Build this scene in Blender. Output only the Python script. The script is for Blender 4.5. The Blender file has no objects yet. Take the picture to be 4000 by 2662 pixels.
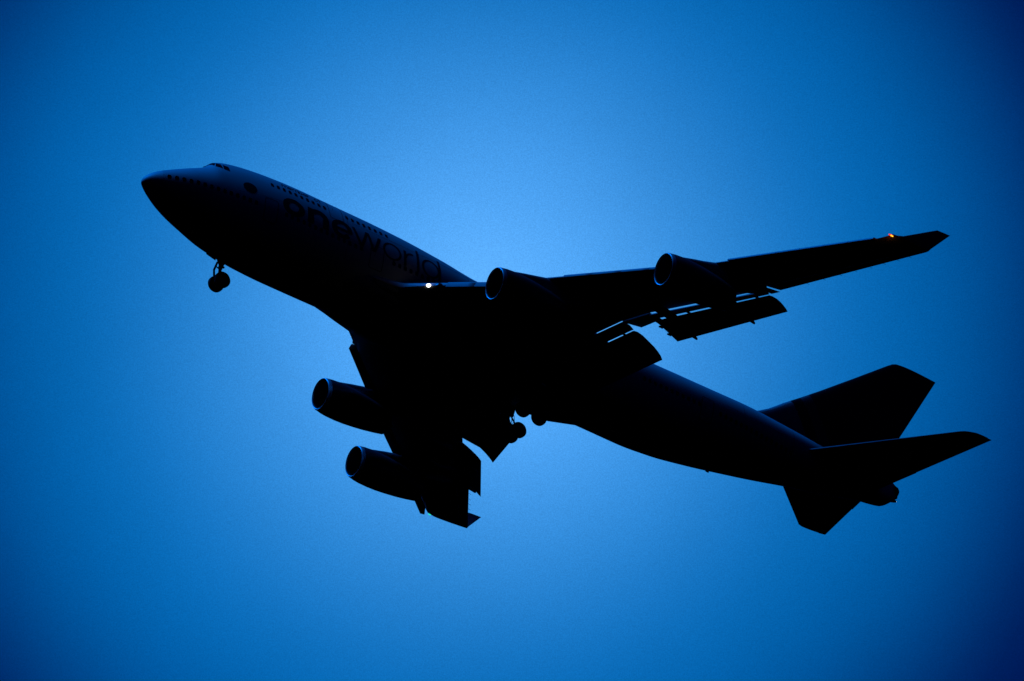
import bpy, bmesh, math
import numpy as np
from mathutils import Vector, Matrix

# ------------------------------------------------------------------ scene, camera, sky, sun
scene = bpy.context.scene
col = scene.collection
R_ = math.radians
ELEV = R_(38.0)                      # the lens looks 38 degrees up
CAM_POS = Vector((0.0, 0.0, 1.7))
fwd = Vector((0, math.cos(ELEV), math.sin(ELEV)))
right = Vector((1, 0, 0))
up = Vector((0, -math.sin(ELEV), math.cos(ELEV)))
cam = bpy.data.cameras.new('camera')
cam.sensor_width = 36.0
cam.sensor_fit = 'HORIZONTAL'
cam.lens = 36.0 * 36116.193 / 4000.0
cam.clip_start = 1.0
cam.clip_end = 20000.0
camo = bpy.data.objects.new('camera', cam)
col.objects.link(camo)
camo.location = CAM_POS
camo.rotation_euler = (R_(90) + ELEV, 0, 0)
scene.camera = camo

# aircraft axes (x aft, y starboard, z up, origin at the nose) seen from the camera
RL = [Vector((0.8220729, -0.5523029, 0.1384113)), Vector((0.3763139, 0.344594, -0.8600249)), Vector((0.4272985, 0.7590893, 0.4911206))]
CL = Vector((-262.6661, -524.9675, -338.8759))
ROT = Matrix(((right.x, up.x, fwd.x), (right.y, up.y, fwd.y), (right.z, up.z, fwd.z))) @ \
      Matrix((tuple(RL[0]), tuple(-RL[1]), tuple(RL[2])))

scene.view_settings.view_transform = 'Standard'
scene.view_settings.look = 'None'
scene.view_settings.exposure = 0.0
scene.view_settings.gamma = 1.0
scene.render.engine = 'CYCLES'
scene.cycles.diffuse_bounces = 0

SUN_LOCAL = Vector((-0.44, 0.345, 0.83)).normalized()   # towards the light, in aircraft axes
SUN_DIR = (ROT @ SUN_LOCAL).normalized()
SUN_EL = math.asin(SUN_DIR.z)
SUN_AZ = math.atan2(SUN_DIR.x, SUN_DIR.y)

def px_dir(u, v):
    return (right * ((u - 2000) / 36116.193) - up * ((v - 1331) / 36116.193) + fwd).normalized()
GLOW = px_dir(1860, 1245)            # heart of the bright patch of sky behind the aircraft

w = bpy.data.worlds.new('World')
scene.world = w
w.use_nodes = True
nt = w.node_tree
nt.nodes.clear()
def N(t, **kw):
    n = nt.nodes.new(t)
    for k, v in kw.items():
        setattr(n, k, v)
    return n
out = N('ShaderNodeOutputWorld')
bg = N('ShaderNodeBackground')
bg.inputs['Strength'].default_value = 0.1
nt.links.new(bg.outputs[0], out.inputs[0])
sky = N('ShaderNodeTexSky', sky_type='NISHITA')
sky.sun_disc = False
sky.sun_elevation = SUN_EL
sky.sun_rotation = SUN_AZ
tc = N('ShaderNodeTexCoord')
nrm = N('ShaderNodeVectorMath', operation='NORMALIZE')
nt.links.new(tc.outputs['Generated'], nrm.inputs[0])
sub = N('ShaderNodeVectorMath', operation='SUBTRACT')
nt.links.new(nrm.outputs[0], sub.inputs[0])
sub.inputs[1].default_value = GLOW
ln = N('ShaderNodeVectorMath', operation='LENGTH')
nt.links.new(sub.outputs[0], ln.inputs[0])
mr = N('ShaderNodeMapRange')
mr.inputs['From Min'].default_value = 0.0
mr.inputs['From Max'].default_value = 0.72
nt.links.new(ln.outputs['Value'], mr.inputs['Value'])
ramp = N('ShaderNodeValToRGB')
ramp.color_ramp.interpolation = 'B_SPLINE'
def lin(c):
    return tuple(((x / 255) / 12.92 if x / 255 <= .04045 else ((x / 255 + .055) / 1.055) ** 2.4) for x in c) + (1,)
STOPS = [(0, (98, 180, 255)), (350, (82, 167, 246)), (700, (61, 147, 225)), (1000, (41, 130, 207)), (1300, (16, 111, 188)), (1600, (3, 97, 171)), (1900, (0, 82, 152)), (2200, (0, 52, 116)), (2450, (0, 24, 85)), (2750, (0, 20, 80)), (3600, (0, 26, 88)), (12600, (0, 24, 84)), (19900, (0, 8, 48)), (25000, (0, 3, 34))]
els = ramp.color_ramp.elements
while len(els) < len(STOPS):
    els.new(0.5)
for e, (r_px, c) in zip(els, STOPS):
    e.position = (r_px / 36116.193) / 0.72
    e.color = lin(c)
nt.links.new(mr.outputs[0], ramp.inputs[0])
# below the horizon there is no light (dark ground); away from the patch the sky is a dim dusk blue
sep = N('ShaderNodeSeparateXYZ')
nt.links.new(nrm.outputs[0], sep.inputs[0])
hz = N('ShaderNodeMapRange', interpolation_type='SMOOTHSTEP')
hz.inputs['From Min'].default_value = 0.30
hz.inputs['From Max'].default_value = 0.55
nt.links.new(sep.outputs['Z'], hz.inputs['Value'])
# the clear Nishita sky gives the colour; its brightness is evened out so that the patch sets the level
tint = N('ShaderNodeMix', data_type='RGBA', blend_type='MULTIPLY')
tint.inputs['Factor'].default_value = 1.0
nt.links.new(ramp.outputs['Color'], tint.inputs['A'])
nt.links.new(sky.outputs['Color'], tint.inputs['B'])
gain = N('ShaderNodeVectorMath', operation='MULTIPLY')
nt.links.new(tint.outputs['Result'], gain.inputs[0])
gain.inputs[1].default_value = (8.9, 5.6, 3.2)
def haze_noise(scale, detail, amount):
    n = N('ShaderNodeTexNoise')
    n.inputs['Scale'].default_value = scale
    n.inputs['Detail'].default_value = detail
    nt.links.new(nrm.outputs[0], n.inputs['Vector'])
    m = N('ShaderNodeMapRange')
    m.inputs['From Min'].default_value = .3
    m.inputs['From Max'].default_value = .7
    m.inputs['To Min'].default_value = 1 - amount
    m.inputs['To Max'].default_value = 1 + amount
    nt.links.new(n.outputs['Fac'], m.inputs['Value'])
    return m.outputs[0]
nm = N('ShaderNodeMath', operation='MULTIPLY')
nt.links.new(haze_noise(45.0, 4, .030), nm.inputs[0])
nt.links.new(haze_noise(8000.0, 1, .10), nm.inputs[1])
hn = N('ShaderNodeMath', operation='MULTIPLY')
nt.links.new(hz.outputs[0], hn.inputs[0])
nt.links.new(nm.outputs[0], hn.inputs[1])
hzm = N('ShaderNodeVectorMath', operation='SCALE')
nt.links.new(gain.outputs[0], hzm.inputs[0])
nt.links.new(hn.outputs[0], hzm.inputs['Scale'])
nt.links.new(hzm.outputs[0], bg.inputs['Color'])

sun = bpy.data.lights.new('sun', 'SUN')
sun.energy = 2.15
sun.angle = R_(30)
sun.color = (0.0, 0.20, 1.0)
suno = bpy.data.objects.new('sun', sun)
col.objects.link(suno)
suno.rotation_euler = SUN_DIR.to_track_quat('Z', 'Y').to_euler()

# ------------------------------------------------------------------ materials
def mat(name, base, rough=.4, metal=0.0, spec=.5, noise=0.0, emit=None, estr=0.0, bump=0.0):
    m = bpy.data.materials.new(name)
    m.use_nodes = True
    t = m.node_tree
    b = t.nodes['Principled BSDF']
    b.inputs['Base Color'].default_value = (*base, 1)
    b.inputs['Roughness'].default_value = rough
    b.inputs['Metallic'].default_value = metal
    b.inputs['Specular IOR Level'].default_value = spec
    if emit:
        b.inputs['Emission Color'].default_value = (*emit, 1)
        b.inputs['Emission Strength'].default_value = estr
    if noise:
        c = t.nodes.new('ShaderNodeTexCoord')
        mp = t.nodes.new('ShaderNodeMapping')
        mp.inputs['Scale'].default_value = (.35, 1.2, 1.2)
        n = t.nodes.new('ShaderNodeTexNoise')
        n.inputs['Scale'].default_value = 1.6
        n.inputs['Detail'].default_value = 6
        t.links.new(c.outputs['Object'], mp.inputs[0])
        t.links.new(mp.outputs[0], n.inputs['Vector'])
        r = t.nodes.new('ShaderNodeMapRange')
        r.inputs['To Min'].default_value = rough * .75
        r.inputs['To Max'].default_value = min(1, rough * 1.3)
        t.links.new(n.outputs['Fac'], r.inputs['Value'])
        t.links.new(r.outputs[0], b.inputs['Roughness'])
        mx = t.nodes.new('ShaderNodeMix')
        mx.data_type = 'RGBA'
        mx.inputs['A'].default_value = (*[x * (1 - noise) for x in base], 1)
        mx.inputs['B'].default_value = (*base, 1)
        t.links.new(n.outputs['Fac'], mx.inputs['Factor'])
        t.links.new(mx.outputs['Result'], b.inputs['Base Color'])
    return m
M = dict(
    white=mat('white_paint', (.78, .79, .80), .38, noise=.12),
    tailgrey=mat('tailplane_paint', (.15, .155, .165), .5, noise=.15),
    radome=mat('radome_paint', (.80, .80, .80), .5, noise=.08),
    grey=mat('grey_paint', (.32, .33, .35), .42, noise=.15),
    slat=mat('slat_paint', (.80, .81, .82), .36, noise=.12),
    lip=mat('polished_inlet_lip', (.86, .87, .88), .46, metal=1.0, noise=.05),
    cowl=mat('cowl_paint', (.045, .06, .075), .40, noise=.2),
    pylon=mat('pylon_paint', (.50, .51, .53), .42, noise=.15),
    dark=mat('dark_metal', (.035, .035, .04), .55, metal=.3, noise=.2),
    duct=mat('inlet_duct', (.03, .03, .035), .6, noise=.2),
    steel=mat('gear_steel', (.13, .13, .14), .45, metal=.4, noise=.15),
    tyre=mat('tyre_rubber', (.018, .018, .018), .85, noise=.3),
    glass=mat('window_glass', (.012, .014, .018), .08),
    ink=mat('lettering_paint', (.012, .012, .016), .5, noise=.2),
    seam=mat('panel_seam', (.03, .03, .035), .7, noise=.2),
    red=mat('red_navigation_lamp', (.6, .02, .01), .3, emit=(1.0, .06, .006), estr=1.0),
    redcore=mat('red_lamp_filament', (.9, .3, .1), .3, emit=(1.0, .42, .02), estr=3.0),
    green=mat('green_navigation_lamp', (.02, .5, .3), .3, emit=(.02, 1.0, .62), estr=.9),
    lamp=mat('landing_lamp', (.9, .9, .9), .2, emit=(1.0, .97, .92), estr=3.0),
    tail=mat('tail_lamp', (.9, .9, .9), .2, emit=(1.0, .95, .9), estr=3.0),
)
# tail fin paint: white root, dark sweep, pale brush band, dark green panel
def fin_mat():
    m = bpy.data.materials.new('tail_fin_paint')
    m.use_nodes = True
    t = m.node_tree
    b = t.nodes['Principled BSDF']
    b.inputs['Roughness'].default_value = .38
    g = t.nodes.new('ShaderNodeTexCoord')
    s = t.nodes.new('ShaderNodeSeparateXYZ')
    t.links.new(g.outputs['Object'], s.inputs[0])
    n = t.nodes.new('ShaderNodeTexNoise')
    n.inputs['Scale'].default_value = .8
    n.inputs['Detail'].default_value = 5
    t.links.new(g.outputs['Object'], n.inputs['Vector'])
    def math_(op, a, bb):
        q = t.nodes.new('ShaderNodeMath')
        q.operation = op
        for i, x in enumerate((a, bb)):
            if isinstance(x, (int, float)):
                q.inputs[i].default_value = x
            else:
                t.links.new(x, q.inputs[i])
        return q.outputs[0]
    # local mesh coordinates are shifted by the base point, see OFF
    u = math_('ADD', s.outputs['X'], math_('MULTIPLY', s.outputs['Z'], .70))
    u = math_('ADD', u, math_('MULTIPLY', n.outputs['Fac'], .25))
    u = math_('SUBTRACT', u, (57.7 - OFF.x) + .70 * (6.23 - OFF.z) + .12)
    r = t.nodes.new('ShaderNodeValToRGB')
    mr_ = t.nodes.new('ShaderNodeMapRange')
    mr_.inputs['From Min'].default_value = -4
    mr_.inputs['From Max'].default_value = 6
    t.links.new(u, mr_.inputs['Value'])
    t.links.new(mr_.outputs[0], r.inputs[0])
    r.color_ramp.interpolation = 'CONSTANT'
    W, D = (.75, .76, .78, 1), (.012, .035, .04, 1)
    e = r.color_ramp.elements
    e[0].position, e[0].color = 0, W
    e[1].position, e[1].color = .40, D
    for pos, c in ((.52, (.22, .24, .26, 1)), (.64, D)):
        k = e.new(pos)
        k.color = c
    t.links.new(r.outputs[0], b.inputs['Base Color'])
    return m

# ------------------------------------------------------------------ mesh helpers
OFF = Vector((33.5, 0.0, -3.2))       # aircraft point that carries the Empty (belly, over the wing)
def V(p):
    return Vector(p) - OFF
def obj(name, bm, m, parent=None, label=None, smooth=True, angle=35, recalc=True):
    if recalc:
        bmesh.ops.recalc_face_normals(bm, faces=bm.faces)
    me = bpy.data.meshes.new(name)
    bm.to_mesh(me)
    bm.free()
    if smooth:
        for f in me.polygons:
            f.use_smooth = True
        me.set_sharp_from_angle(angle=R_(angle))
    for x in (m if isinstance(m, (list, tuple)) else [m]):
        me.materials.append(x)
    o = bpy.data.objects.new(name, me)
    col.objects.link(o)
    if parent:
        o.parent = parent
    if label:
        o['label'] = label
    return o
def loft(bm, rings, closed=True, cap0=True, cap1=True, mi=0):
    vs = [[bm.verts.new(V(p)) for p in r] for r in rings]
    n = len(vs[0])
    for a, b in zip(vs[:-1], vs[1:]):
        for i in range(n if closed else n - 1):
            j = (i + 1) % n
            f = bm.faces.new((a[i], a[j], b[j], b[i]))
            f.material_index = mi
    if closed and cap0:
        bm.faces.new(vs[0]).material_index = mi
    if closed and cap1:
        bm.faces.new(list(reversed(vs[-1]))).material_index = mi
    return vs
def tube(bm, pts, r, n=10, mi=0):
    rings = []
    pts = [Vector(p) for p in pts]
    rr = r if isinstance(r, (list, tuple)) else [r] * len(pts)
    for i, p in enumerate(pts):
        d = (pts[min(i + 1, len(pts) - 1)] - pts[max(i - 1, 0)]).normalized()
        a = d.cross(Vector((0, 0, 1)) if abs(d.z) < .9 else Vector((1, 0, 0))).normalized()
        b = d.cross(a)
        rings.append([p + (a * math.cos(t) + b * math.sin(t)) * rr[i] for t in [2 * math.pi * k / n for k in range(n)]])
    loft(bm, rings, mi=mi)
def lathe(bm, prof, origin, axis='x', n=64, mi=None, caps=(False, False)):
    """profile of (along, radius) turned about an axis through origin"""
    o = Vector(origin)
    rings = []
    for a, r in prof:
        ring = []
        for k in range(n):
            t = 2 * math.pi * k / n
            c, s = math.cos(t) * r, math.sin(t) * r
            ring.append(o + (Vector((a, c, s)) if axis == 'x' else Vector((c, a, s))))
        rings.append(ring)
    vs = loft(bm, rings, cap0=caps[0], cap1=caps[1])
    if mi:
        bm.faces.ensure_lookup_table()
    return vs
def box(bm, c, d, mi=0, rot=None):
    c = Vector(c)
    q = []
    for x in (-.5, .5):
        for y in (-.5, .5):
            for z in (-.5, .5):
                p = Vector((x * d[0], y * d[1], z * d[2]))
                if rot:
                    p = rot @ p
                q.append(bm.verts.new(V(c + p)))
    for f in ((0, 1, 3, 2), (4, 6, 7, 5), (0, 4, 5, 1), (2, 3, 7, 6), (0, 2, 6, 4), (1, 5, 7, 3)):
        bm.faces.new([q[i] for i in f]).material_index = mi
def prism(bm, outline, n, t, mi=0):
    """flat outline of 3-D points given the thickness t along n"""
    n = Vector(n).normalized() * (t / 2)
    loft(bm, [[Vector(p) - n for p in outline], [Vector(p) + n for p in outline]], mi=mi)

# ------------------------------------------------------------------ the aircraft
air = bpy.data.objects.new('jet_airliner', None)
col.objects.link(air)
air.matrix_world = Matrix.Translation(CAM_POS + ROT @ (OFF - CL)) @ ROT.to_4x4()
air.empty_display_size = 5
air['label'] = 'four engined double deck jumbo airliner silhouetted against blue sky, landing gear down'
air['category'] = 'airplane'

# ---- fuselage shape
KX = np.array([0, .35, 1, 2, 3.2, 4.5, 5.3, 6.2, 7.5, 9.5, 12, 15, 18, 21, 25, 28, 32, 36, 40, 44, 47, 50, 53, 56, 59, 62, 65, 67, 68.44])
ZT = np.array([0.03, 0.678, 1.181, 1.735, 2.353, 3.038, 3.81, 4.109, 4.332, 4.514, 4.6, 4.567, 4.549, 4.453, 4.085, 3.67, 3.554, 3.556, 3.567, 3.586, 3.585, 3.623, 3.687, 3.563, 3.422, 3.296, 3.478, 3.673, 3.087])
ZB = np.array([0.0, -0.32, -0.74, -1.312, -1.834, -2.237, -2.478, -2.715, -2.92, -3.138, -3.211, -3.194, -3.159, -3.145, -3.076, -3.135, -3.154, -3.164, -3.167, -3.17, -2.947, -2.459, -1.872, -1.239, -0.55, 0.02, 0.749, 1.051, 2.256])
def WID(x):
    x = np.asarray(x, float)
    a = np.clip((13.0 - x) / 13.0, 0, 1)
    ww = 3.25 * np.clip(1 - a ** 2.1, 0, 1) ** .56
    b = np.clip((x - 46.) / (68.44 - 46.), 0, 1)
    return ww * np.clip(1 - b ** 1.75 * .87, 0, 1) * np.where(b > .955, np.sqrt(np.clip((1 - b) / .045, 0, 1)), 1)
def pchip(xk, yk, x):
    x = np.sqrt(np.asarray(x, float))      # root spacing keeps the nose tip round
    xk = np.sqrt(xk)
    h = np.diff(xk)
    d = np.diff(yk) / h
    m = np.zeros_like(yk)
    for i in range(1, len(xk) - 1):
        if d[i - 1] * d[i] > 0:
            w1 = 2 * h[i] + h[i - 1]
            w2 = h[i] + 2 * h[i - 1]
            m[i] = (w1 + w2) / (w1 / d[i - 1] + w2 / d[i])
    m[0] = d[0]
    m[-1] = d[-1]
    i = np.clip(np.searchsorted(xk, x, side='right') - 1, 0, len(h) - 1)
    t = (x - xk[i]) / h[i]
    return (2 * t ** 3 - 3 * t ** 2 + 1) * yk[i] + (t ** 3 - 2 * t ** 2 + t) * h[i] * m[i] + (-2 * t ** 3 + 3 * t ** 2) * yk[i + 1] + (t ** 3 - t ** 2) * h[i] * m[i + 1]
def fpar(x):
    zt = float(pchip(KX, ZT, x))
    zb = min(float(pchip(KX, ZB, x)), zt - .001)
    ww = float(WID(x))
    h = zt - zb
    zc = zb + min(ww * 1.02, h * .5) if h > 2 * ww else zb + h * .5
    hl, hu = zc - zb, zt - zc
    pear = min(max(hu / max(ww, .01) - 1, 0), .5) * .30
    return ww, zc, hl, hu, pear
def fring(x, n=120, grow=0.0):
    ww, zc, hl, hu, pear = fpar(x)
    r = []
    for k in range(n):
        t = 2 * math.pi * k / n
        c, s = math.cos(t), math.sin(t)
        y = ww * c * (1 - (pear * abs(s) ** 1.5 * abs(c) ** .5 if s > 0 else 0))
        z = zc + (hu if s > 0 else hl) * s
        q = Vector((x, y, z))
        if grow:
            d = Vector((0, y, z - zc))
            if d.length > 1e-4:
                q += d.normalized() * grow
        r.append(q)
    return r
def port_y(x, z):
    ww, zc, hl, hu, pear = fpar(x)
    s = (z - zc) / (hu if z > zc else hl)
    s = max(-.9999, min(.9999, s))
    c = math.sqrt(1 - s * s)
    return -ww * c * (1 - (pear * abs(s) ** 1.5 * c ** .5 if s > 0 else 0))
def skin(x, z, off=0.0):
    """point on the port side of the fuselage at station x and height z, lifted off the skin by off"""
    y = port_y(x, z)
    e = .02
    a = Vector((2 * e, port_y(x + e, z) - port_y(x - e, z), 0))
    b = Vector((0, port_y(x, z + e) - port_y(x, z - e), 2 * e))
    n = a.cross(b).normalized()
    if n.y > 0:
        n = -n
    return Vector((x, y, z)) + n * off
RAD = 1.08
xs_nose = [RAD * (k / 14) ** 2 for k in range(1, 15)]
xs = [RAD + .012] + list(np.linspace(RAD + .15, 14, 74)) + list(np.linspace(14.4, 65, 130)) + list(np.linspace(65.3, 68.3, 16)) + [68.36, 68.40, 68.43]
bm = bmesh.new()
loft(bm, [fring(RAD + .006, grow=-.03)] + [fring(x) for x in xs], cap0=False)
fus = obj('fuselage', bm, M['white'], air)
bm = bmesh.new()
loft(bm, [fring(.0006)] + [fring(x) for x in xs_nose] + [fring(RAD + .006, grow=-.03)], cap1=False)
obj('radome', bm, M['radome'], fus)

# ---- flat-on-skin pieces of paint, glass and seams
def patch(bm, pts, off=.008, sub=3):
    """quad in (x,z) laid on the skin"""
    (a, b, c, d) = [Vector((p[0], p[1], 0)) for p in pts]
    g = []
    for i in range(sub + 1):
        row = []
        for j in range(sub + 1):
            u, v_ = i / sub, j / sub
            p = (a * (1 - u) + b * u) * (1 - v_) + (d * (1 - u) + c * u) * v_
            row.append(bm.verts.new(V(skin(p.x, p.y, off))))
        g.append(row)
    for i in range(sub):
        for j in range(sub):
            bm.faces.new((g[i][j], g[i + 1][j], g[i + 1][j + 1], g[i][j + 1]))
def disc(bm, cx, cz, rx, rz, off=.008, n=28, p=2.0, rings=1):
    loops = []
    for q in range(1, rings + 1):
        L = []
        for k in range(n):
            t = 2 * math.pi * k / n
            c, s = math.cos(t), math.sin(t)
            L.append(bm.verts.new(V(skin(cx + rx * q / rings * math.copysign(abs(c) ** (2 / p), c), cz + rz * q / rings * math.copysign(abs(s) ** (2 / p), s), off))))
        loops.append(L)
    m = bm.verts.new(V(skin(cx, cz, off)))
    for k in range(n):
        bm.faces.new((m, loops[0][k], loops[0][(k + 1) % n]))
        for a, b in zip(loops[:-1], loops[1:]):
            bm.faces.new((a[k], b[k], b[(k + 1) % n], a[(k + 1) % n]))
def arc(bm, cx, cz, rx, rz, tx, tz, a0=0, a1=360, off=.008, n=48):
    A = []
    for k in range(n + 1):
        t = R_(a0 + (a1 - a0) * k / n)
        c, s = math.cos(t), math.sin(t)
        A.append((bm.verts.new(V(skin(cx + rx * c, cz + rz * s, off))), bm.verts.new(V(skin(cx + (rx - tx) * c, cz + (rz - tz) * s, off)))))
    for p, q in zip(A[:-1], A[1:]):
        bm.faces.new((p[0], q[0], q[1], p[1]))
def bar(bm, p, q, wd, off=.008, sub=8, horiz=False):
    """stroke from p to q; its ends are cut level unless horiz"""
    p, q = Vector((*p, 0)), Vector((*q, 0))
    if horiz:
        d = Vector((0, wd / 2, 0))
    else:
        d = Vector((wd / 2, 0, 0))
    patch(bm, [(p - d).to_tuple()[:2], (p + d).to_tuple()[:2], (q + d).to_tuple()[:2], (q - d).to_tuple()[:2]], off, sub)
def line_on_skin(bm, pts, wd, off=.012):
    for (p, q) in zip(pts[:-1], pts[1:]):
        p, q = Vector((*p, 0)), Vector((*q, 0))
        t = (q - p).normalized()
        d = Vector((-t.y, t.x, 0)) * wd / 2
        n = max(1, int((q - p).length / .2))
        for k in range(n):
            a, b = p + (q - p) * (k / n), p + (q - p) * ((k + 1) / n)
            bm.faces.new([bm.verts.new(V(skin(c.x, c.y, off))) for c in (a - d, b - d, b + d, a + d)])

# cabin windows on the side that is seen
def window(x, z, m=None):
    b = bmesh.new()
    disc(b, x, z, .135, .195, .008, 20, 3.2)
    obj('cabin_window', b, M['glass'], fus, recalc=False)
for k in range(10):
    window(9.50 + .503 * k, 2.99)
for k in range(8):
    window(16.01 + .508 * k, 3.03)
for x0, x1 in ((1.47, 8.2), (10.6, 17.4), (20.1, 24.9), (42.8, 57.3)):
    x = x0
    while x < x1:
        if not (47.9 < x < 49.5):
            window(x, .52 if x > 3.2 else .38 + .04 * x)
        x += .508
# flight deck glass
for q in ([(5.60, 3.36), (6.02, 3.24), (6.03, 2.72), (5.56, 2.78)], [(5.19, 3.42), (5.49, 3.37), (5.50, 2.80), (5.02, 2.90)]):
    b = bmesh.new()
    patch(b, q, .010, 5)
    obj('cockpit_side_window', b, M['glass'], fus, recalc=False)
def top_patch(b, pts, off=.012, sub=8):
    """quad in (x, y) laid on the crown of the nose"""
    P = [Vector((*p, 0)) for p in pts]
    g = []
    for i in range(sub + 1):
        row = []
        for j in range(sub + 1):
            u, v_ = i / sub, j / sub
            p = (P[0] * (1 - u) + P[1] * u) * (1 - v_) + (P[3] * (1 - u) + P[2] * u) * v_
            lo, hi = fpar(p.x)[1], fpar(p.x)[1] + fpar(p.x)[3] - 1e-4
            for _ in range(40):
                mid = (lo + hi) / 2
                if -port_y(p.x, mid) > abs(p.y):
                    lo = mid
                else:
                    hi = mid
            row.append(b.verts.new(V((p.x - off * .7, p.y, lo + off))))
        g.append(row)
    for i in range(sub):
        for j in range(sub):
            b.faces.new((g[i][j], g[i + 1][j], g[i + 1][j + 1], g[i][j + 1]))
for s in (-1, 1):
    b = bmesh.new()
    top_patch(b, [(4.72, .06 * s), (4.98, 1.30 * s), (5.18, .98 * s), (5.12, .06 * s)])
    obj('windshield', b, M['glass'], fus, recalc=False)
    b = bmesh.new()
    tube(b, [(4.55, .35 * s, 3.10), (4.70, .42 * s, 3.20), (4.92, .62 * s, 3.36)], .018, 6)
    obj('wiper', b, M['dark'], fus)

# cabin doors: raised outline on the skin
def door(x0, x1, z0, z1, lab=None):
    b = bmesh.new()
    r = .16
    P = []
    for cx, cz, a in ((x1 - r, z0 + r, -90), (x1 - r, z1 - r, 0), (x0 + r, z1 - r, 90), (x0 + r, z0 + r, 180)):
        for k in range(5):
            t = R_(a + 90 * k / 4)
            P.append((cx + r * math.cos(t), cz + r * math.sin(t)))
    P.append(P[0])
    line_on_skin(b, P, .045, .013)
    obj('cabin_door_outline', b, M['seam'], fus, smooth=False, recalc=False)
    b = bmesh.new()
    line_on_skin(b, [((x0 + x1) / 2 - .2, (z0 + z1) / 2 + .25), ((x0 + x1) / 2 - .2, (z0 + z1) / 2 + .02)], .04, .014)
    obj('cabin_door_handle', b, M['seam'], fus, smooth=False, recalc=False)
door(14.42, 15.62, 2.22, 4.10)
door(8.78, 9.86, -.62, 1.36)
door(18.03, 19.17, -.62, 1.36)
door(48.1, 49.2, -.62, 1.36)
def seam(P, wd, off):
    b = bmesh.new()
    line_on_skin(b, P, wd, off)
    obj('skin_seam', b, M['seam'], fus, smooth=False, recalc=False)
seam([(16.4, 2.62), (24.6, 2.62), (31.0, 2.55)], .022, .012)
seam([(6.6, 1.02), (9.6, 1.55), (16.0, 1.9)], .018, .012)
seam([(50.5, 1.6), (56.0, 1.6)], .02, .012)
for x in (16.0, 26.9, 41.2, 52.2, 57.1):
    z1 = fpar(x)[1] + fpar(x)[3] - .15
    seam([(x, -1.0 if x < 50 else .3)] + [(x, .6 + (z1 - .6) * k / 8) for k in range(9)], .02, .0115)

# dark roundel by the forward door
bm = bmesh.new()
disc(bm, 7.53, 1.70, .56, .47, .009, 48, rings=4)
obj('roundel', bm, M['ink'], fus, recalc=False)

# ---- lettering: each letter one piece of paint
B, H = .74, 2.30                      # foot and head of the small letters
MID = (B + H) / 2
def letter(fn, name='painted_letter'):
    b = bmesh.new()
    fn(b)
    obj(name, b, M['ink'], fus, recalc=False)
letter(lambda b: arc(b, 11.20, 1.48, .95, .80, .53, .42))
def L_n(b):
    bar(b, (12.68, B), (12.68, 2.20), .54)
    arc(b, 13.38, 1.52, .88, .80, .52, .42, 0, 150, .010)
    bar(b, (14.0, B), (14.0, 1.56), .52, .012)
letter(L_n)
def L_e(b):
    arc(b, 15.44, 1.50, .93, .83, .44, .36, 0, 325)
    bar(b, (14.95, 1.47), (16.36, 1.47), .24, .010, horiz=True)
letter(L_e)
def L_w(b):
    bar(b, (16.44, H - .06), (17.17, B), .26)
    bar(b, (17.22, B), (17.66, H), .26, .010)
    bar(b, (17.72, H), (18.26, B), .24, .012)
    bar(b, (18.33, B), (18.78, H - .04), .26, .014)
letter(L_w)
letter(lambda b: arc(b, 19.90, 1.55, .83, .80, .19, .15))
def L_r(b):
    bar(b, (21.07, B), (21.05, H - .04), .23)
    arc(b, 21.72, 1.56, .66, .66, .16, .15, 82, 178, .010, 20)
letter(L_r)
letter(lambda b: bar(b, (22.22, B - .02), (22.22, 2.90), .22))
def L_d(b):
    arc(b, 23.36, 1.58, .80, .86, .19, .15)
    bar(b, (24.16, B - .02), (24.16, 2.86), .21, .010)
letter(L_d)
# the small words above the upper deck windows
b0, h0, a0_, t_ = 3.35, 3.70, 3.88, .075
SX = .82
def sx_(x):
    return 10.42 + (x - 10.42) * SX
def sbar(b, p, q, *a, **k):
    bar(b, (sx_(p[0]), p[1]), (sx_(q[0]), q[1]), *a, **k)
def sarc(b, cx, cz, rx, rz, *a, **k):
    arc(b, sx_(cx), cz, rx * SX, rz, *a, **k)
def s_m(x):
    def f(b):
        sbar(b, (x + .03, b0), (x + .03, h0), t_, sub=4)
        for k in (0, 1):
            sarc(b, x + .19 + .28 * k, b0 + .17, .16, .16, t_, .06, 0, 150, .010 + .002 * k, 14)
            sbar(b, (x + .32 + .28 * k, b0), (x + .32 + .28 * k, b0 + .18), t_, .013 + .002 * k, 4)
    return f
def s_o(x):
    return lambda b: sarc(b, x + .21, (b0 + h0) / 2, .20, .165, t_, .055)
def s_e(x):
    def f(b):
        sarc(b, x + .21, (b0 + h0) / 2, .20, .165, t_, .055, 0, 320)
        sbar(b, (x + .05, (b0 + h0) / 2), (x + .40, (b0 + h0) / 2), .055, .010, 4, True)
    return f
def s_b(x):
    def f(b):
        sbar(b, (x + .03, b0), (x + .03, a0_), t_, sub=4)
        sarc(b, x + .21, (b0 + h0) / 2, .20, .165, t_, .055, off=.010)
    return f
def s_r(x):
    def f(b):
        sbar(b, (x + .03, b0), (x + .03, h0), t_, sub=4)
        sarc(b, x + .20, b0 + .15, .19, .18, t_, .06, 60, 178, .010, 12)
    return f
def s_f(x):
    def f(b):
        sbar(b, (x + .12, b0), (x + .12, a0_ - .08), t_, sub=4)
        sarc(b, x + .24, a0_ - .10, .15, .12, t_, .055, 70, 178, .010, 10)
        sbar(b, (x, h0 - .03), (x + .28, h0 - .03), .055, .013, 4, True)
    return f
for fn in (s_m(10.42), s_e(11.08), s_m(11.55), s_b(12.20), s_e(12.66), s_r(13.10 - .02)):
    letter(fn)
for fn in (s_o(13.86), s_f(14.33)):
    letter(fn)

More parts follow.
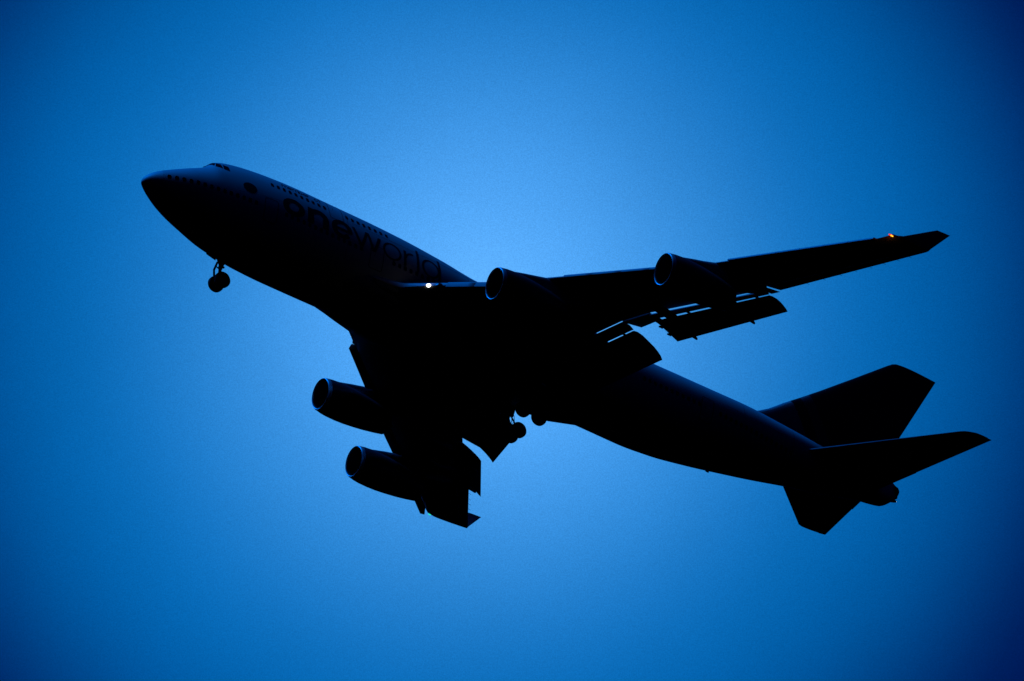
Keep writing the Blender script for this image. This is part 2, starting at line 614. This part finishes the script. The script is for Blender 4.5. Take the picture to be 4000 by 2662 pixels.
# ---- antennas and probes
def blade(name, x, y, z, h, c, parent, up_=1):
    b = bmesh.new()
    prism(b, [(x, y, z), (x + c, y, z), (x + c * .95, y, z + h * up_), (x + c * .45, y, z + h * up_)], (0, 1, 0), .04)
    obj(name, b, M['dark'], parent)
for q in ((3.55, 2.62), (4.25, 2.95)):
    b = bmesh.new()
    tube(b, [(q[0], 0, float(pchip(KX, ZT, q[0])) - .02), (q[0] - .02, 0, float(pchip(KX, ZT, q[0])) + .06)], .03, 8)
    tube(b, [(q[0] - .08, 0, float(pchip(KX, ZT, q[0])) + .06), (q[0] + .07, 0, float(pchip(KX, ZT, q[0])) + .06)], .03, 8)
    obj('air_probe', b, M['dark'], fus)
q = fring(52.2)[101]
blade('blade_antenna', 52.0, q.y, q.z + .05, .14, .45, fus, -1)
b = bmesh.new()
tube(b, [(68.0, .15, 2.0), (68.34, .15, 2.06), (68.46, .15, 2.08)], [.16, .12, .08], 12)
obj('tail_lamp_housing', b, M['dark'], fus)
b = bmesh.new()
tube(b, [(68.465, .15, 2.08), (68.51, .15, 2.085)], [.045, .02], 12)
obj('tail_light', b, M['tail'], fus)
b = bmesh.new()
lathe(b, [(67.9, .52), (68.18, .46), (68.34, .34), (68.34, .27), (68.15, .22)], (0, 0, 2.66), n=32, caps=(False, True))
obj('exhaust_outlet', b, M['dark'], fus)

# ---- wing-to-body fairing
bm = bmesh.new()
rings = []
FS = [(15.9, 3.02), (16.65, 3.11), (17.15, 3.19), (18.05, 3.33), (19.0, 3.51), (20.7, 3.79), (21.6, 3.84), (24, 3.86), (30, 3.86), (36, 3.84), (37.6, 3.83), (38.1, 3.82), (38.4, 3.74), (40.6, 3.14), (41.6, 2.93)]
for x, S in FS:
    k = (S - 1.008) / 2.78
    a, b_, q = 3.5 * k, 2.12 * k, 2 / 2.5
    r = []
    for i in range(72):
        t = 2 * math.pi * i / 72
        c, s = math.cos(t), math.sin(t)
        y = a * math.copysign(abs(c) ** q, c)
        z = -1.2 + (b_ if s < 0 else .75 * k) * math.copysign(abs(s) ** q, s)
        r.append((x, y, z))
    rings.append(r)
loft(bm, rings)
obj('belly_fairing', bm, M['grey'], air)

# ------------------------------------------------------------------ lifting surfaces
def foil(le, te, tc, c0=0.0, c1=1.0, n=14, nrm=(0, 0, 1), teth=.0035):
    """closed section from chord fraction c0 to c1; le, te points, tc thickness ratio, nrm thickness direction"""
    le, te, nv = Vector(le), Vector(te), Vector(nrm).normalized()
    ch = (te - le).length
    def half(x):
        x = max(0, x)
        return ch * (5 * tc * (.2969 * math.sqrt(x) - .1260 * x - .3516 * x * x + .2843 * x ** 3 - .1036 * x ** 4) + teth * x)
    xs_ = [c0 + (c1 - c0) * (1 - math.cos(math.pi * i / n)) / 2 for i in range(n + 1)]
    upper = [le + (te - le) * x + nv * half(x) for x in xs_]
    lower = [le + (te - le) * x - nv * half(x) for x in xs_]
    if c0 == 0:
        lower = lower[1:]
    return list(reversed(upper)) + lower
def Kin(y):
    return Vector((19.38 + .959 * (y - 3.2), y, -1.67 + .0744 * (y - 3.2)))
def Kmid(y):
    return Vector((27.46 + .9477 * (y - 12), y, -.93 + .1511 * (y - 12)))
def Kout(y):
    return Vector((35.83 + .8767 * (y - 20.8), y, .44 + .2033 * (y - 20.8)))
def K(y):
    return Kin(y) if y < 11.7 else (Kmid(y) if y < 20.8 else Kout(y))
def LEf(y):
    return K(y) + Vector((.72, 0, .16))
def TEf(y):
    if y <= 11.45:
        return Vector((35.28 - .36 * (11.4 - y), y, -1.08 - .235 * (11.4 - y)))
    if y <= 13.2:
        t = (y - 11.45) / 1.75
        return Vector((35.28 + (36.50 - 35.28) * t, y, -1.08 + (-.52 + 1.08) * t))
    if y <= 20.84:
        t = (y - 13.2) / (20.54 - 13.2)
        return Vector((36.50 + (41.45 - 36.50) * t, y, -.52 + (.63 + .52) * t))
    return Vector((42.87 + .619 * (y - 21), y, 1.10 + .200 * (y - 21)))
def mir(p, s):
    return Vector((p[0], p[1] * s, p[2]))
def mring(r, s):
    return [mir(p, s) for p in r]

def build_wing(s):
    port = s < 0
    bm = bmesh.new()
    secs = [foil((18.2, 2.6, -1.32), TEf(2.6) , .112), foil((18.75, 3.20, -1.33), TEf(3.20), .11), foil((20.55, 3.62, -1.48), TEf(3.62), .115), foil(LEf(4.1), TEf(4.1), .118)]
    for y in (4.6, 6, 8, 10, 11.45, 11.9, 13.2, 15, 18, 20.56, 20.84):
        secs.append(foil(LEf(y), TEf(y), .118 - .0016 * (y - 4)))
    y0 = 20.86
    for y in (y0, 24, 27, 29.3):
        secs.append(foil(LEf(y), TEf(y), .088, 0, .80))
    secs.append(foil(LEf(29.31), TEf(29.31), .086))
    secs.append(foil(LEf(30.2) + Vector((0, 0, .06)), TEf(30.2), .08))
    secs.append(foil((45.22, 30.55, 2.80), TEf(30.55), .075))
    secs.append(foil((45.50, 30.90, 2.93), (48.83, 30.74, 3.03), .06))
    loft(bm, [mring(r, s) for r in secs])
    wing = obj('wing', bm, M['grey'], air, angle=30)
    # aileron on the outer trailing edge
    bm = bmesh.new()
    loft(bm, [mring(foil(LEf(y), TEf(y), .086, .806, 1.0, 6), s) for y in (20.89, 24, 27, 29.27)])
    obj('aileron', bm, M['grey'], wing)
    bm = bmesh.new()
    a, b = [(11.52, (35.36, -1.07), (37.04, -.88)), (13.19, (36.52, -.54), (37.66, -.57))]
    loft(bm, [mring([(x0, y, z0 + .06), (x1, y, z1 + .015), (x1, y, z1 - .015), (x0, y, z0 - .10)], s) for y, (x0, z0), (x1, z1) in (a, b)])
    obj('inboard_aileron', bm, M['grey'], wing)
    # fixed panel outboard of the flap
    bm = bmesh.new()
    loft(bm, [mring([(x0, y, z + .06), (x1, y, z1 + .01), (x1, y, z1 - .01), (x0, y, z - .06)], s) for y, x0, z, x1, z1 in ((20.585, 41.40, .66, 42.25, .63), (20.82, 41.6, .75, 42.80, .94))])
    obj('fixed_panel', bm, M['grey'], wing)
    # winglet
    bm = bmesh.new()
    W = [((45.75, 30.97, 2.93), (48.84, 30.76, 3.02)), ((46.35, 31.05, 3.10), (48.98, 30.83, 3.25)), ((47.60, 31.15, 3.85), (49.6, 31.04, 4.02)), ((48.68, 31.24, 4.50), (50.08, 31.20, 4.62)), ((49.02, 31.26, 4.70), (50.22, 31.235, 4.78))]
    loft(bm, [mring(foil(a, b, .05, nrm=(0, 1, -.2), n=10), s) for a, b in W])
    obj('winglet', bm, M['white'], wing)
    # leading edge flaps, drooped: a steep front face over a sharp lower lip
    def slat(y0, y1, hh, dep0, dep1=None):
        bm = bmesh.new()
        rings = []
        for k in range(5):
            y = y0 + (y1 - y0) * k / 4
            dep = dep0 + ((dep1 or dep0) - dep0) * k / 4
            if y < 11.7:
                cx, cz = 22.23 + .984 * (y - 6), -1.68 + .04 * (y - 6)
            else:
                c = K(y)
                cx, cz = c.x + .07, c.z - .88 * hh
            prof = [(dep, 1.12 * hh), (.62 * hh, 1.10 * hh), (.44 * hh, 1.02 * hh), (.32 * hh, .84 * hh), (.06 * hh, .14 * hh), (.03 * hh, .03 * hh), (.10 * hh, -.03 * hh), (.4 * hh, -.02 * hh), (dep * .9, .30 * hh), (dep, .55 * hh)]
            rings.append(mring([(cx + a, y, cz + b) for a, b in prof], s))
        loft(bm, rings)
        obj('leading_edge_flap', bm, M['slat'], wing, angle=50)
    for a, b in ((6.6, 8.12), (8.14, 10.95)):
        slat(a, b, .47, .85)
    for a, b in ((13.28, 14.81), (14.83, 16.37), (16.39, 17.91), (17.93, 20.42)):
        slat(a, b, .23, .85)
    for a, b in ((22.18, 23.52), (23.54, 24.86), (24.88, 26.19), (26.21, 27.54), (27.56, 28.88), (28.90, 30.30)):
        slat(a, b, .15, .85, .42 if b > 30 else .85)
    # fixed wing root leading edge, lit like bare metal
    bm = bmesh.new()
    rings = []
    for y in (3.24, 3.40, 3.60, 3.85, 4.2, 5.0, 5.8, 6.57):
        c = Vector((20.40 + 1.0 * (y - 3.5) - .05, y, -1.50 + .05 * (y - 3.5)))
        q = 1.0
        if y < 3.8:
            c, q = {3.24: (Vector((18.55, y, -1.32)), .12), 3.40: (Vector((19.40, y, -1.40)), .5), 3.60: (Vector((20.15, y, -1.47)), .82)}[y]
        rings.append(mring([(c.x + a * q, y, c.z + b * q) for a, b in ((.9, .55), (.50, .50), (.30, .44), (.16, .34), (.03, .06), (.04, -.03), (.3, -.12), (.9, -.2))], s))
    loft(bm, rings)
    root = obj('root_leading_edge', bm, M['slat'], wing)
    # landing lamp and the unlit one beside it
    for y, m, nm, kk in ((5.27, M['lamp'], 'landing_light', .74), (5.83, M['glass'], 'unlit_landing_lens', 1.1)):
        bm = bmesh.new()
        c = Vector((20.40 + 1.0 * (y - 3.5) + (.03 if port else .10), y, -1.50 + .05 * (y - 3.5) + (.06 if kk < 1 else .04)))
        d = Vector((.68, -.62, -.38)).normalized()
        t = Vector((.69, .72, 0.03)).normalized()
        u_ = Vector((.30, -.28, 1)).normalized()
        loop = []
        e = .08 if port else 0
        for q, rr in ((-.25, 1.0), (.075 + e, 1.0), (.10 + e, .85), (.12 + e, .5), (.13 + e, .12)):
            loop.append([mir(c + t * (.235 * kk * rr * math.cos(a)) + u_ * ((.155 if kk < 1 else .195) * kk * rr * math.sin(a)) - d * q, s) for a in [2 * math.pi * k / 24 for k in range(24)]])
        loft(bm, loop)
        obj(nm, bm, m, wing)
    # ---- flaps: triple slotted, run right out
    def flap(name, secs, th=.05):
        bm = bmesh.new()
        rings = []
        for y, P in secs:
            n = len(P)
            topl = [(x, y, z + th * (.3 + 1.0 * math.sin(math.pi * min(1, (i + .35) / n)) if i < n - 1 else .12)) for i, (x, z) in enumerate(P)]
            botl = [(x, y, z - (.0 if i else .0)) for i, (x, z) in enumerate(P)]
            rings.append(mring(topl + list(reversed(botl)), s))
        loft(bm, rings)
        return obj(name, bm, M['grey'], wing, angle=28)
    IN = [(-3.06, .98), (-2.80, 1.17), (-2.44, 1.18), (-1.96, 1.05), (-1.39, .79), (-.86, .56), (-.48, .35), (-.18, .15), (0, 0)]
    def inn(y):
        return (39.30 - .36 * (11.4 - y), -2.63 - .235 * (11.4 - y))
    flap('inboard_flap', [(y, [(inn(y)[0] + a, inn(y)[1] + b) for a, b in (IN if y > 9.15 else [(-3.16, 1.08), (-2.96, 1.40)] + IN[2:])]) for y in (3.1, 6, 9.1, 9.2, 11.38)], .16)
    MI = [(35.15, -1.36), (35.44, -1.14), (35.75, -1.09), (36.15, -1.14), (36.50, -1.24)]
    flap('inboard_flap_vane', [(y, [(x - .36 * (11.4 - y), z - .235 * (11.4 - y)) for x, z in (MI if y > 9.15 else [(35.0, -1.2), (35.2, -.98)] + MI[2:])]) for y in (3.1, 6, 9.1, 9.2, 11.36)], .10)
    OU = [(41.85, .22), (42.12, .38), (42.41, .37), (42.77, .32), (43.10, .21), (43.39, .08), (43.68, -.08), (43.87, -.17)]
    OI = [(36.85, -1.22), (37.14, -1.03), (37.44, -1.08), (37.85, -1.22), (38.27, -1.38), (38.66, -1.54), (39.05, -1.70), (39.29, -1.79)]
    def ou(y):
        t = (20.54 - y) / (20.54 - 13.2)
        return [(a[0] * (1 - t) + b[0] * t, a[1] * (1 - t) + b[1] * t) for a, b in zip(OU, OI)]
    flap('outboard_flap', [(y, ou(y)) for y in (13.2, 15, 18, 20.54)], .12)
    def ov(y):
        t = (20.54 - y) / (20.54 - 13.2)
        return [(x - 4.72 * t, z - 1.17 * t) for x, z in ((41.25 + .15 * (1 - t), .40 - .06 * (1 - t)), (41.50 + .14 * (1 - t), .60 - .07 * (1 - t)), (41.75, .63), (41.95, .60), (42.10, .54))]
    flap('outboard_flap_vane', [(y, ov(y)) for y in (13.2, 15, 18, 20.54)], .08)
    # flap tracks: drooped canoe fairings
    for y, tip, n0 in ((6.3, (37.2, -3.75), 8.2), (9.4, (37.6, -3.0), 7.0), (14.75, (40.02, -1.88), 6.2), (18.7, (42.35, -1.10), 5.4)):
        bm = bmesh.new()
        rings = []
        tx, tz = tip
        wz = TEf(y).z - .35
        path = [(tx - n0, wz + .15, .04), (tx - n0 * .86, wz - .10, .20), (tx - n0 * .68, wz - .22, .30), (tx - n0 * .5, wz - .30, .33), (tx - n0 * .36, wz - .42, .33), (tx - n0 * .2, (wz - .42) * .45 + tz * .55, .27), (tx - .35, tz + .10, .15), (tx - .06, tz + .0, .10), (tx, tz - .02, .05)]
        if 9 < y < 10:
            path = [(30.8, -1.9, .04), (31.8, -2.1, .2), (33.0, -2.28, .3), (34.2, -2.42, .33), (35.3, -2.58, .33), (36.2, -2.70, .30), (37.0, -2.86, .22), (37.45, -2.97, .12), (37.6, -3.02, .05)]
        for x, z, r in path:
            rings.append([mir((x, y + r * .75 * math.cos(t), z + r * 1.1 * math.sin(t)), s) for t in [2 * math.pi * k / 16 for k in range(16)]])
        loft(bm, rings)
        obj('flap_track_fairing', bm, M['grey'], wing)
    for x, z in ((37.72, -1.22), (38.52, -1.52)):
        bm = bmesh.new()
        box(bm, mir((x, 13.16, z), s), (.34, .12, .10))
        obj('flap_end_roller', bm, M['dark'], wing, smooth=False)
    for y in (10.6, 15.2, 19.75):
        bm = bmesh.new()
        if y < 12:
            x, z = 36.44 - .36 * (11.4 - y), -1.30 - .235 * (11.4 - y)
        else:
            x, z = ov(y)[-1][0], ov(y)[-1][1] - .06
        box(bm, mir((x, y, z), s), (.5, .10, .12))
        obj('flap_hinge', bm, M['dark'], wing, smooth=False)
    # navigation lamp
    bm = bmesh.new()
    c = Vector((45.32, 30.93, 2.78)) if port else Vector((45.46, 30.97, 2.93))
    lathe(bm, ([(-.19, .02), (-.14, .045), (0, .07), (.13, .065), (.20, .03)] if port else [(-.12, .02), (-.08, .04), (0, .055), (.08, .05), (.13, .02)]), mir(c, s), n=20, caps=(True, True))
    lens = obj('navigation_light', bm, M['red'] if port else M['green'], wing)
    if port:
        for dx in (.02, .15):
            bm = bmesh.new()
            bmesh.ops.create_icosphere(bm, subdivisions=2, radius=.05, matrix=Matrix.Translation(V(mir(c + Vector((dx, .05, -.05)), s))))
            obj('navigation_lamp_bulb', bm, M['redcore'], wing)
    # static wicks
    for y in (22.6, 23.7, 24.8, 25.8, 26.8, 27.7, 28.6, 29.4):
        bm = bmesh.new()
        p = TEf(y)
        tube(bm, [mir(p - Vector((.02, 0, 0)), s), mir(p + Vector((.26, .03, 0)), s)], .011, 5)
        obj('static_wick', bm, M['dark'], wing)
    return wing
for s in (-1, 1):
    build_wing(s)

# ------------------------------------------------------------------ engines
def build_engine(s, c, le_z):
    c = Vector(c)
    o = mir(c, s)
    def droop(bm):                    # the inlet face leans, its top leading
        for v in bm.verts:
            p = v.co + OFF
            a = min(1.0, max(0.0, 1 - (p.x - o.x) / 1.5))
            v.co.x -= .145 * (p.z - o.z) * a
    bm = bmesh.new()
    lathe(bm, [(.30, 1.292), (.6, 1.345), (1.1, 1.39), (1.9, 1.405), (2.66, 1.375), (3.5, 1.30), (4.4, 1.19), (5.2, 1.06), (5.75, .95), (5.95, .91), (5.95, .86), (5.2, .92), (4.4, .95)], o, n=72)
    droop(bm)
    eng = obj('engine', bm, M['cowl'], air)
    bm = bmesh.new()
    lathe(bm, [(.296, 1.288), (.2, 1.275), (.1, 1.25), (.03, 1.215), (0, 1.18), (.015, 1.15), (.05, 1.13), (.09, 1.118)], o, n=72)
    droop(bm)
    obj('inlet_lip', bm, M['lip'], eng)
    bm = bmesh.new()
    lathe(bm, [(.092, 1.117), (.25, 1.085), (.5, 1.06), (1.0, 1.05), (1.6, 1.05)], o, n=72, caps=(False, True))
    droop(bm)
    obj('inlet_duct', bm, M['duct'], eng)
    bm = bmesh.new()
    for k in range(24):
        t = 2 * math.pi * k / 24
        q = [Vector((1.35 + .16 * e, r * math.cos(t + e * .05 + tw), r * math.sin(t + e * .05 + tw))) for r, e, tw in ((.34, -.6, 0), (.34, .6, 0), (1.08, .9, .16), (1.08, -.3, .06))]
        prism(bm, [o + p for p in q], (1, 0, 0), .015)
    obj('fan', bm, M['dark'], eng)
    bm = bmesh.new()
    lathe(bm, [(.85, .02), (.95, .14), (1.15, .26), (1.35, .34), (1.5, .35)], o, n=32, caps=(True, True))
    obj('spinner', bm, M['dark'], eng)
    bm = bmesh.new()
    lathe(bm, [(4.5, .5), (5.6, .45), (6.3, .25), (6.6, .04)], o, n=32, caps=(True, True))
    obj('exhaust_cone', bm, M['dark'], eng)
    # pylon
    bm = bmesh.new()
    rings = []
    dz = le_z - c.z
    for x, zt_, zb_, hw in ((.45, 1.30, 1.0, .06), (.8, 1.42, .9, .24), (1.6, 1.62, .9, .34), (2.4, 1.83, .9, .38), (3.2, 2.02, .9, .38), (4.2, dz + .32, .8, .34), (5.6, dz + .3, .75, .28), (6.6, dz + .3, .95, .22), (7.8, dz + .3, 1.35, .14), (8.8, dz + .3, 1.75, .05)):
        if x < 4:
            zt_ = 1.40 + (zt_ - 1.40) * (dz / 1.95)
        r = []
        m_, h_ = (zt_ + zb_) / 2, (zt_ - zb_) / 2
        for k in range(20):
            t = 2 * math.pi * k / 20
            cc, ss = math.cos(t), math.sin(t)
            r.append(o + Vector((x, hw * math.copysign(abs(cc) ** .7, cc), m_ + h_ * math.copysign(abs(ss) ** .7, ss))))
        rings.append(r)
    loft(bm, rings)
    obj('pylon', bm, M['pylon'], eng)
for s in (-1, 1):
    build_engine(s, (23.92, 11.88, -3.02), -1.05)
    build_engine(s, (32.60, 20.94, -1.66), .40)

# ------------------------------------------------------------------ tail
FM = fin_mat()
bm = bmesh.new()
fl = [(52.6, 3.4), (54.3, 3.95), (55.02, 4.28), (55.85, 4.82), (56.5, 5.33), (57.12, 5.86), (58.55, 6.95), (60.16, 8.22), (63, 10.55), (65.9, 12.96), (66.35, 13.30), (66.62, 13.42)]
def fte(z):
    return 67.88 + (z - 7.37) * .4265
secs = []
for x, z in fl:
    secs.append(foil((x, 0, z), (fte(z) - .012, 0, z), .035 + .05 * min(1, max(0, (z - 3.4) / 3)), 0, .7030, nrm=(0, 1, 0)))
secs.append(foil((66.95, 0, 13.46), (fte(13.46), 0, 13.46), .085, 0, .7030, nrm=(0, 1, 0)))
loft(bm, secs)
fin = obj('tail_fin', bm, FM, air)
bm = bmesh.new()
loft(bm, [foil((x, 0, z), (fte(z), 0, z), .05 + .035 * min(1, max(0, (z - 3.4) / 3)), .7034, 1.0, 8, nrm=(0, 1, 0)) for x, z in ((54.2, 3.9), (57.12, 5.86), (60.16, 8.22), (63, 10.55), (65.9, 12.96), (66.35, 13.30), (66.62, 13.42), (66.95, 13.46))])
obj('rudder', bm, FM, fin)
for s in (-1, 1):
    L = lambda y: Vector((57.98 + .936 * (y - 1.5), y, 1.41 + .2035 * (y - 1.5)))
    T = lambda y: Vector((66.57 + .311 * (y - 2.17), y, 2.07 + .170 * (y - 2.17)))
    ends = [(10.62, .0), (10.78, .10), (10.88, .36), (10.93, .85)]
    bm = bmesh.new()
    secs = [foil(L(y), T(y), .09, 0, .74) for y in (.3, 1.5, 4, 7, 9.5, 10.3)] + [foil(L(y) + Vector((d, 0, d * .2)), T(y), .07, 0, .74) for y, d in ends]
    loft(bm, [mring(r, s) for r in secs])
    st = obj('tailplane', bm, M['tailgrey'], air)
    bm = bmesh.new()
    loft(bm, [mring(foil(L(y), T(y), .09, .745, 1, 6), s) for y in (.9, 4.18)])
    obj('elevator', bm, M['tailgrey'], st)
    bm = bmesh.new()
    loft(bm, [mring(foil(L(y), T(y) + Vector((-.05, 0, 0)), .09, .745, 1, 6), s) for y in (4.24, 6, 9, 10.90)])
    obj('elevator', bm, M['tailgrey'], st)

# ------------------------------------------------------------------ landing gear
def wheel(c, parent, r=.622, wd=.42):
    bm = bmesh.new()
    h = wd / 2
    lathe(bm, [(-h * .72, r * .55), (-h * .95, r * .66), (-h, r * .80), (-h * .90, r * .92), (-h * .62, r * .985), (-h * .2, r), (h * .2, r), (h * .62, r * .985), (h * .90, r * .92), (h, r * .80), (h * .95, r * .66), (h * .72, r * .55)], c, 'y', 48)
    lathe(bm, [(-h * .72, r * .55), (-h * .55, r * .42), (-h * .35, r * .18), (-h * .5, r * .05)], c, 'y', 32, caps=(False, True))
    lathe(bm, [(h * .72, r * .55), (h * .55, r * .42), (h * .35, r * .18), (h * .5, r * .05)], c, 'y', 32, caps=(False, True))
    o = obj('wheel', bm, [M['tyre'], M['steel']], parent, angle=40)
    for i, f in enumerate(o.data.polygons):
        if i >= 11 * 48:
            f.material_index = 1
    return o
# nose gear
bm = bmesh.new()
tube(bm, [(7.70, 0, -2.6), (7.62, 0, -4.15)], .17, 16)
tube(bm, [(7.62, 0, -4.15), (7.70, 0, -5.23)], .125, 16)
tube(bm, [(7.73, -.42, -5.23), (7.73, .42, -5.23)], .075, 12)
ng = obj('nose_gear', bm, M['steel'], air)
for s in (-1, 1):
    wheel((7.73, .45 * s, -5.23), ng)
bm = bmesh.new()
tube(bm, [(7.30, .0, -3.75), (7.14, .0, -4.45), (7.24, .0, -4.95), (7.6, 0, -5.15)], [.08, .085, .09, .08], 10)
tube(bm, [(7.22, 0, -4.1), (7.6, 0, -4.2)], .05, 8)
obj('torque_link', bm, M['steel'], ng)
bm = bmesh.new()
tube(bm, [(8.1, 0, -3.1), (7.72, 0, -3.85)], .10, 10)
tube(bm, [(7.15, 0, -3.2), (7.55, 0, -3.9)], .08, 10)
obj('drag_brace', bm, M['steel'], ng)
for s in (-1, 1):
    bm = bmesh.new()
    lathe(bm, [(-.05, .09), (.02, .10), (.14, .08), (.17, .04)], (7.68, .20 * s, -4.05), n=20, caps=(True, True))
    obj('taxi_lamp', bm, M['glass'], ng)
    bm = bmesh.new()
    prism(bm, [(6.55, .62 * s, -2.85), (7.42, .62 * s, -2.95), (7.42, .60 * s, -3.27), (6.6, .60 * s, -3.09)], (0, 1, 0), .05)
    obj('gear_door', bm, M['white'], ng, smooth=False)
    bm = bmesh.new()
    prism(bm, [(7.5, .66 * s, -2.9), (8.35, .66 * s, -3.0), (8.20, .62 * s, -3.34), (7.62, .62 * s, -3.30)], (0, 1, 0), .05)
    obj('gear_door', bm, M['white'], ng, smooth=False)
# main gear
def main_gear(name, s, x, y, z, top, tilt, lean):
    bm = bmesh.new()
    tube(bm, [mir(top, s), mir((x - .02, y - lean, z + 1.0), s)], .20, 16)
    tube(bm, [mir((x - .02, y - lean, z + 1.0), s), mir((x, y, z), s)], .14, 16)
    g = obj(name, bm, M['steel'], air)
    dx, dz = .735 * math.cos(tilt), .735 * math.sin(tilt)
    bm = bmesh.new()
    tube(bm, [mir((x - dx - .1, y, z + dz), s), mir((x, y, z), s), mir((x + dx + .1, y, z - dz), s)], [.10, .14, .10], 12)
    for k in (-1, 1):
        tube(bm, [mir((x + k * dx, y - .56, z - k * dz), s), mir((x + k * dx, y + .56, z - k * dz), s)], .08, 12)
    obj('bogie_beam', bm, M['steel'], g)
    for k in (-1, 1):
        for q in (-.56, .56):
            wheel(mir((x + k * dx, y + q, z - k * dz), s), g)
    bm = bmesh.new()
    tube(bm, [mir((x + .22, y, z + 1.15), s), mir((x + .62, y, z + .72), s), mir((x + .28, y, z + .16), s)], [.06, .07, .06], 8)
    obj('torque_link', bm, M['steel'], g)
    bm = bmesh.new()
    P = [(x + .16, y + .1, z + 1.5), (x + .36, y + .14, z + 1.2), (x + .42, y + .12, z + .85), (x + .24, y + .1, z + .4)]
    tube(bm, [mir(p, s) for p in P], .03, 6)
    tube(bm, [mir((p[0] + .09, p[1] - .2, p[2]), s) for p in P], .022, 6)
    obj('brake_hoses', bm, M['dark'], g)
    return g
for s in (-1, 1):
    g = main_gear('body_gear', s, 34.66, 1.92, -5.30, (34.2, 2.0, -2.6), R_(4), 0)
    bm = bmesh.new()
    prism(bm, [mir(p, s) for p in ((31.2, 2.85, -2.3), (35.75, 2.85, -2.3), (35.65, 2.95, -3.5), (33.8, 2.95, -3.72), (31.6, 2.95, -3.9))], (0, 1, 0), .05)
    obj('gear_door', bm, M['white'], g, smooth=False)
    g = main_gear('wing_gear', s, 31.3, 5.5, -4.85, (31.0, 4.9, -1.9), R_(40), .2)
    bm = bmesh.new()
    prism(bm, [mir(p, s) for p in ((30.5, 6.0, -2.2), (31.9, 6.0, -2.2), (31.7, 5.95, -4.0), (30.7, 5.95, -4.0))], (0, 1, 0), .06)
    obj('gear_door', bm, M['white'], g, smooth=False)
